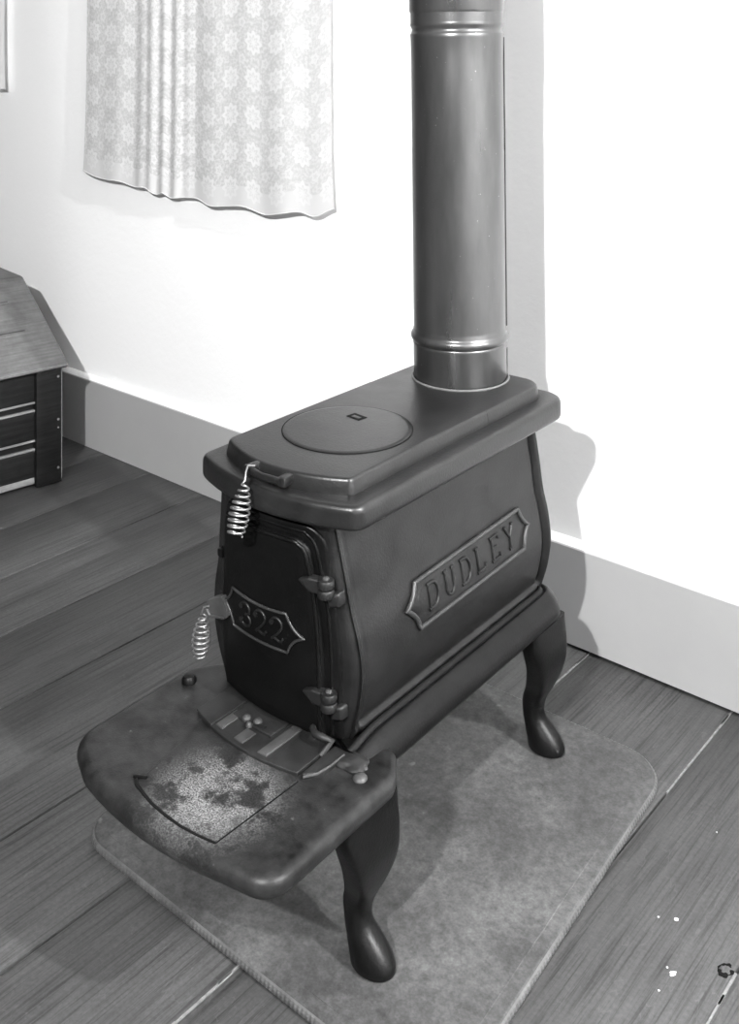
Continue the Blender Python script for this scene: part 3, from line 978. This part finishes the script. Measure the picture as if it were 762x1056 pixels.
MB().lathe([(R0 + 0.0002, 0.588), (R0 + 0.0012, 0.5905), (R0 + 0.0016, 0.592), (R0 + 0.0016, 0.9), (R0 + 0.0016, 1.25)], (0, 0, 0), 96).build('upper_section', M['pipe'], pipe, True, 60)
# folded lap seam down the right-hand side of the lower section
mb = MB()
a = math.radians(-2)
seam = []
for (da, rr) in ((-0.09, R0 - 0.0005), (-0.09, R0 + 0.0012), (0.0, R0 + 0.0022), (0.012, R0 + 0.0020), (0.012, R0 - 0.0005)):
    seam.append((rr, a + da))
mb.loft([[(r * math.cos(t), r * math.sin(t), z) for r, t in seam] for z in (0.004, 0.045)])
mb.loft([[(r * math.cos(t), r * math.sin(t), z) for r, t in seam] for z in (0.082, 0.548)])
mb.build('lap_seam', M['pipe'], low, True, 30)

# ------------------------------------------------------------------ slant-top chest by the wall
CH = (-2.356, 1.563)
chr_ = math.radians(-8.884)
chest = empty('slant_top_chest', (CH[0], CH[1], 0), chr_)
tag(chest, 'dark wooden chest with sloping worn lid standing near the wall at left', 'chest')
# local: x outward (towards the stove), y towards the wall, corner of front face and far end at the origin
D_, L_ = 0.46, 0.85
zl = 0.294
mb = MB()
def prism_y(pts, y0, y1, mb, mi=0):
    mb.loft([[(x, y0, z) for x, z in pts], [(x, y1, z) for x, z in pts]], mi)
prism_y([(-0.022, 0.03), (-0.022, zl - 0.002), (-0.272, 0.455), (-D_, 0.455), (-D_, 0.03)], -L_, -0.004, mb)
mb.build('box_body', M['chest_dark'], chest, False)
mb = MB().box((-0.011, -0.0335, 0.1475), (0.022, 0.067, 0.290), 0, 0.0015)
st_ = mb.build('corner_stile', M['chest_dark'], chest, True, 30)
MB().box((-0.011, -L_ + 0.034, 0.1475), (0.022, 0.067, 0.290), 0, 0.0015).build('corner_stile', M['chest_dark'], chest, True, 30)
for z in (0.272, 0.163, 0.142, 0.04):
    MB().tube([(-0.002, -0.010, z), (0.0015, -0.010, z)], 0.0032 if z != 0.142 else 0.0022, 8).build('nail', M['chest_worn'], st_)
MB().tube([(-0.0005, -0.0005, 0.01), (-0.0005, -0.0005, 0.29)], 0.0013, 6).build('worn_edge', M['chest_worn'], st_)
# horizontal boards with pale beads between
for z0, z1 in ((0.012, 0.098), (0.117, 0.196), (0.213, zl)):
    MB().box((-0.018, -L_ / 2, (z0 + z1) / 2), (0.012, L_ - 0.134, z1 - z0), 0, 0.002).build('front_board', M['chest_dark'], chest, True, 30)
for z in (0.0965, 0.1185, 0.1945, 0.2145):
    MB().box((-0.0135, -L_ / 2, z), (0.010, L_ - 0.134, 0.0052), 0, 0.0015).build('bead_strip', M['chest_worn'], chest, True, 30)
MB().box((-0.0155, -L_ / 2, 0.018), (0.011, L_ - 0.136, 0.016), 0, 0.002).build('scuffed_rail', M['chest_worn'], chest, True, 30)
# feet ends
# sloping lid with a bright worn lower edge
mb = MB()
prism_y([(0.014, 0.2985), (0.012, 0.3065), (-0.270, 0.4765), (-0.276, 0.462), (0.004, 0.2925)], -L_ - 0.01, 0.010, mb)
lid = mb.build('sloping_lid', M['chest_lid'], chest, False)
mb = MB()
prism_y([(-0.2765, 0.462), (-0.271, 0.4768), (-0.285, 0.4785), (-D_ - 0.008, 0.4785), (-D_ - 0.008, 0.4625)], -L_ - 0.01, 0.010, mb)
mb.build('top_board', M['chest_lid'], chest, False)
mb = MB()
mb.tube([(0.0135, -L_ - 0.008, 0.3030), (0.0135, 0.0085, 0.3030)], 0.0022, 6)
mb.build('worn_edge', M['chest_worn'], lid)
def lidp(x, y, t=0.0):
    s = (0.012 - x) / 0.282
    return (x + t * 0.516, y, 0.3065 + 0.17 * s + t * 0.857)
for x in (-0.093, -0.103, -0.192, -0.199):
    MB().tube([lidp(x, -L_, 0.0002), lidp(x, -0.055 if x > -0.15 else -0.062, 0.0002)], 0.0017, 6).build('bead_strip', M['chest_lid'] if x in (-0.093, -0.192) else M['chest_mid'], lid)

# ------------------------------------------------------------------ lace curtains
def curtain(name, x0, x1, z_top, hem, amp, label, seed, parent=None, mat=None):
    rnd = random.Random(seed)
    nx, nz = 150, 70
    vs = []; uv = []; fs = []
    ph = [rnd.uniform(0, 6.28) for _ in range(6)]
    for j in range(nz + 1):
        t = j / nz
        for i in range(nx + 1):
            s = i / nx
            xx = x0 + (x1 - x0) * s
            zb = interp(hem, xx)
            z = zb + (z_top - zb) * t
            k = 1.1 - 0.4 * t
            y = amp * k * (0.55 * math.sin(s * 26 + ph[0] + 0.7 * t) + 0.45 * math.sin(s * 47 + ph[1] - 1.1 * t) + 0.6 * math.sin(s * 11 + ph[2]))
            # a bunched group of deeper folds left of the middle
            b = math.exp(-((s - 0.37) / 0.10) ** 2)
            y += b * amp * 0.9 * math.sin(s * 120 + ph[3])
            y -= 0.006 * (1 - t) ** 2
            flare = 0.012 * (1 - t) ** 6
            xo = xx + flare * (s - 0.5) * 2
            vs.append((xo, WALL_Y - 0.022 + y, z))
            uv.append(((xx - x0) * (1 + 0.25 * 0) + 0.012 * b * math.sin(s * 60), z - zb))
    for j in range(nz):
        for i in range(nx):
            a = j * (nx + 1) + i
            fs.append([a, a + 1, a + nx + 2, a + nx + 1])
    me = bpy.data.meshes.new(name)
    me.from_pydata(vs, [], fs)
    l = me.uv_layers.new(name='UVMap')
    for lp_ in me.loops:
        l.data[lp_.index].uv = uv[lp_.vertex_index]
    o = link(name, me, mat or M['lace'], parent, True, 0)
    # rolled hem cord along the wavy lower edge
    mb = MB()
    mb.tube([vs[i] for i in range(0, nx + 1, 2)], 0.0013, 6)
    h = mb.build('hem', M['hem'], o, True, 80)
    tag(o, label, 'curtain')
    return o
M['hem'] = plain('hem_thread', 0.6, 0.9, 0.1)
hem1 = [(-2.516, 0.770), (-2.46, 0.757), (-2.404, 0.752), (-2.34, 0.752), (-2.28, 0.742), (-2.236, 0.744), (-2.19, 0.730), (-2.165, 0.738), (-2.14, 0.727), (-2.092, 0.732), (-2.04, 0.734),
        (-1.989, 0.722), (-1.93, 0.727), (-1.87, 0.732), (-1.801, 0.720), (-1.74, 0.730), (-1.69, 0.738), (-1.645, 0.732), (-1.60, 0.752), (-1.586, 0.757)]
curtain('lace_curtain', -2.508, -1.590, 1.62, hem1, 0.0030, 'white lace curtain with flower pattern hanging between the chest and the stovepipe', 3)
curtain('white_curtain', -3.45, -2.926, 1.62, [(-3.45, 0.99), (-3.2, 0.975), (-2.926, 0.983)], 0.0012, 'narrow edge of plain white curtain hanging high above the chest, at the far left', 5, None, M['cotton'])

# ------------------------------------------------------------------ light
def area(name, loc, target, size, power, spread=None):
    d = bpy.data.lights.new(name, 'AREA')
    d.shape = 'DISK'; d.size = size; d.energy = power
    if spread: d.spread = math.radians(spread)
    o = bpy.data.objects.new(name, d)
    COL.objects.link(o)
    o.location = loc
    o.rotation_euler = (Vector(target) - Vector(loc)).to_track_quat('-Z', 'Y').to_euler()
    return o
def flood(name, loc, power, radius=0.03):
    d = bpy.data.lights.new(name, 'POINT')
    d.energy = power; d.shadow_soft_size = radius
    o = bpy.data.objects.new(name, d)
    COL.objects.link(o)
    o.location = loc
    return o
flood('flood_lamp_behind_camera', (-0.03, -1.05, 2.08), 600)
flood('flood_lamp_right', (2.25, 0.93, 2.85), 760)

world = bpy.data.worlds.new('room_ambience')
scene.world = world
world.use_nodes = True
bg = world.node_tree.nodes['Background']
bg.inputs[0].default_value = (1, 1, 1, 1)
bg.inputs[1].default_value = 0.015

# ------------------------------------------------------------------ camera
cd = bpy.data.cameras.new('camera')
cam = bpy.data.objects.new('camera', cd)
COL.objects.link(cam)
cam.location = (0, 0, CAM_H)
cam.rotation_euler = (math.radians(90), 0, YAW)
cd.sensor_fit = 'HORIZONTAL'
cd.sensor_width = 36
cd.lens = 1096 / 762 * 36
cd.shift_y = -(528 - 45) / 762
cd.clip_start = 0.02
scene.camera = cam

vs_ = scene.view_settings
vs_.view_transform = 'Standard'
vs_.look = 'None'
vs_.exposure = 0.0
vs_.gamma = 1.0
vs_.use_curve_mapping = False
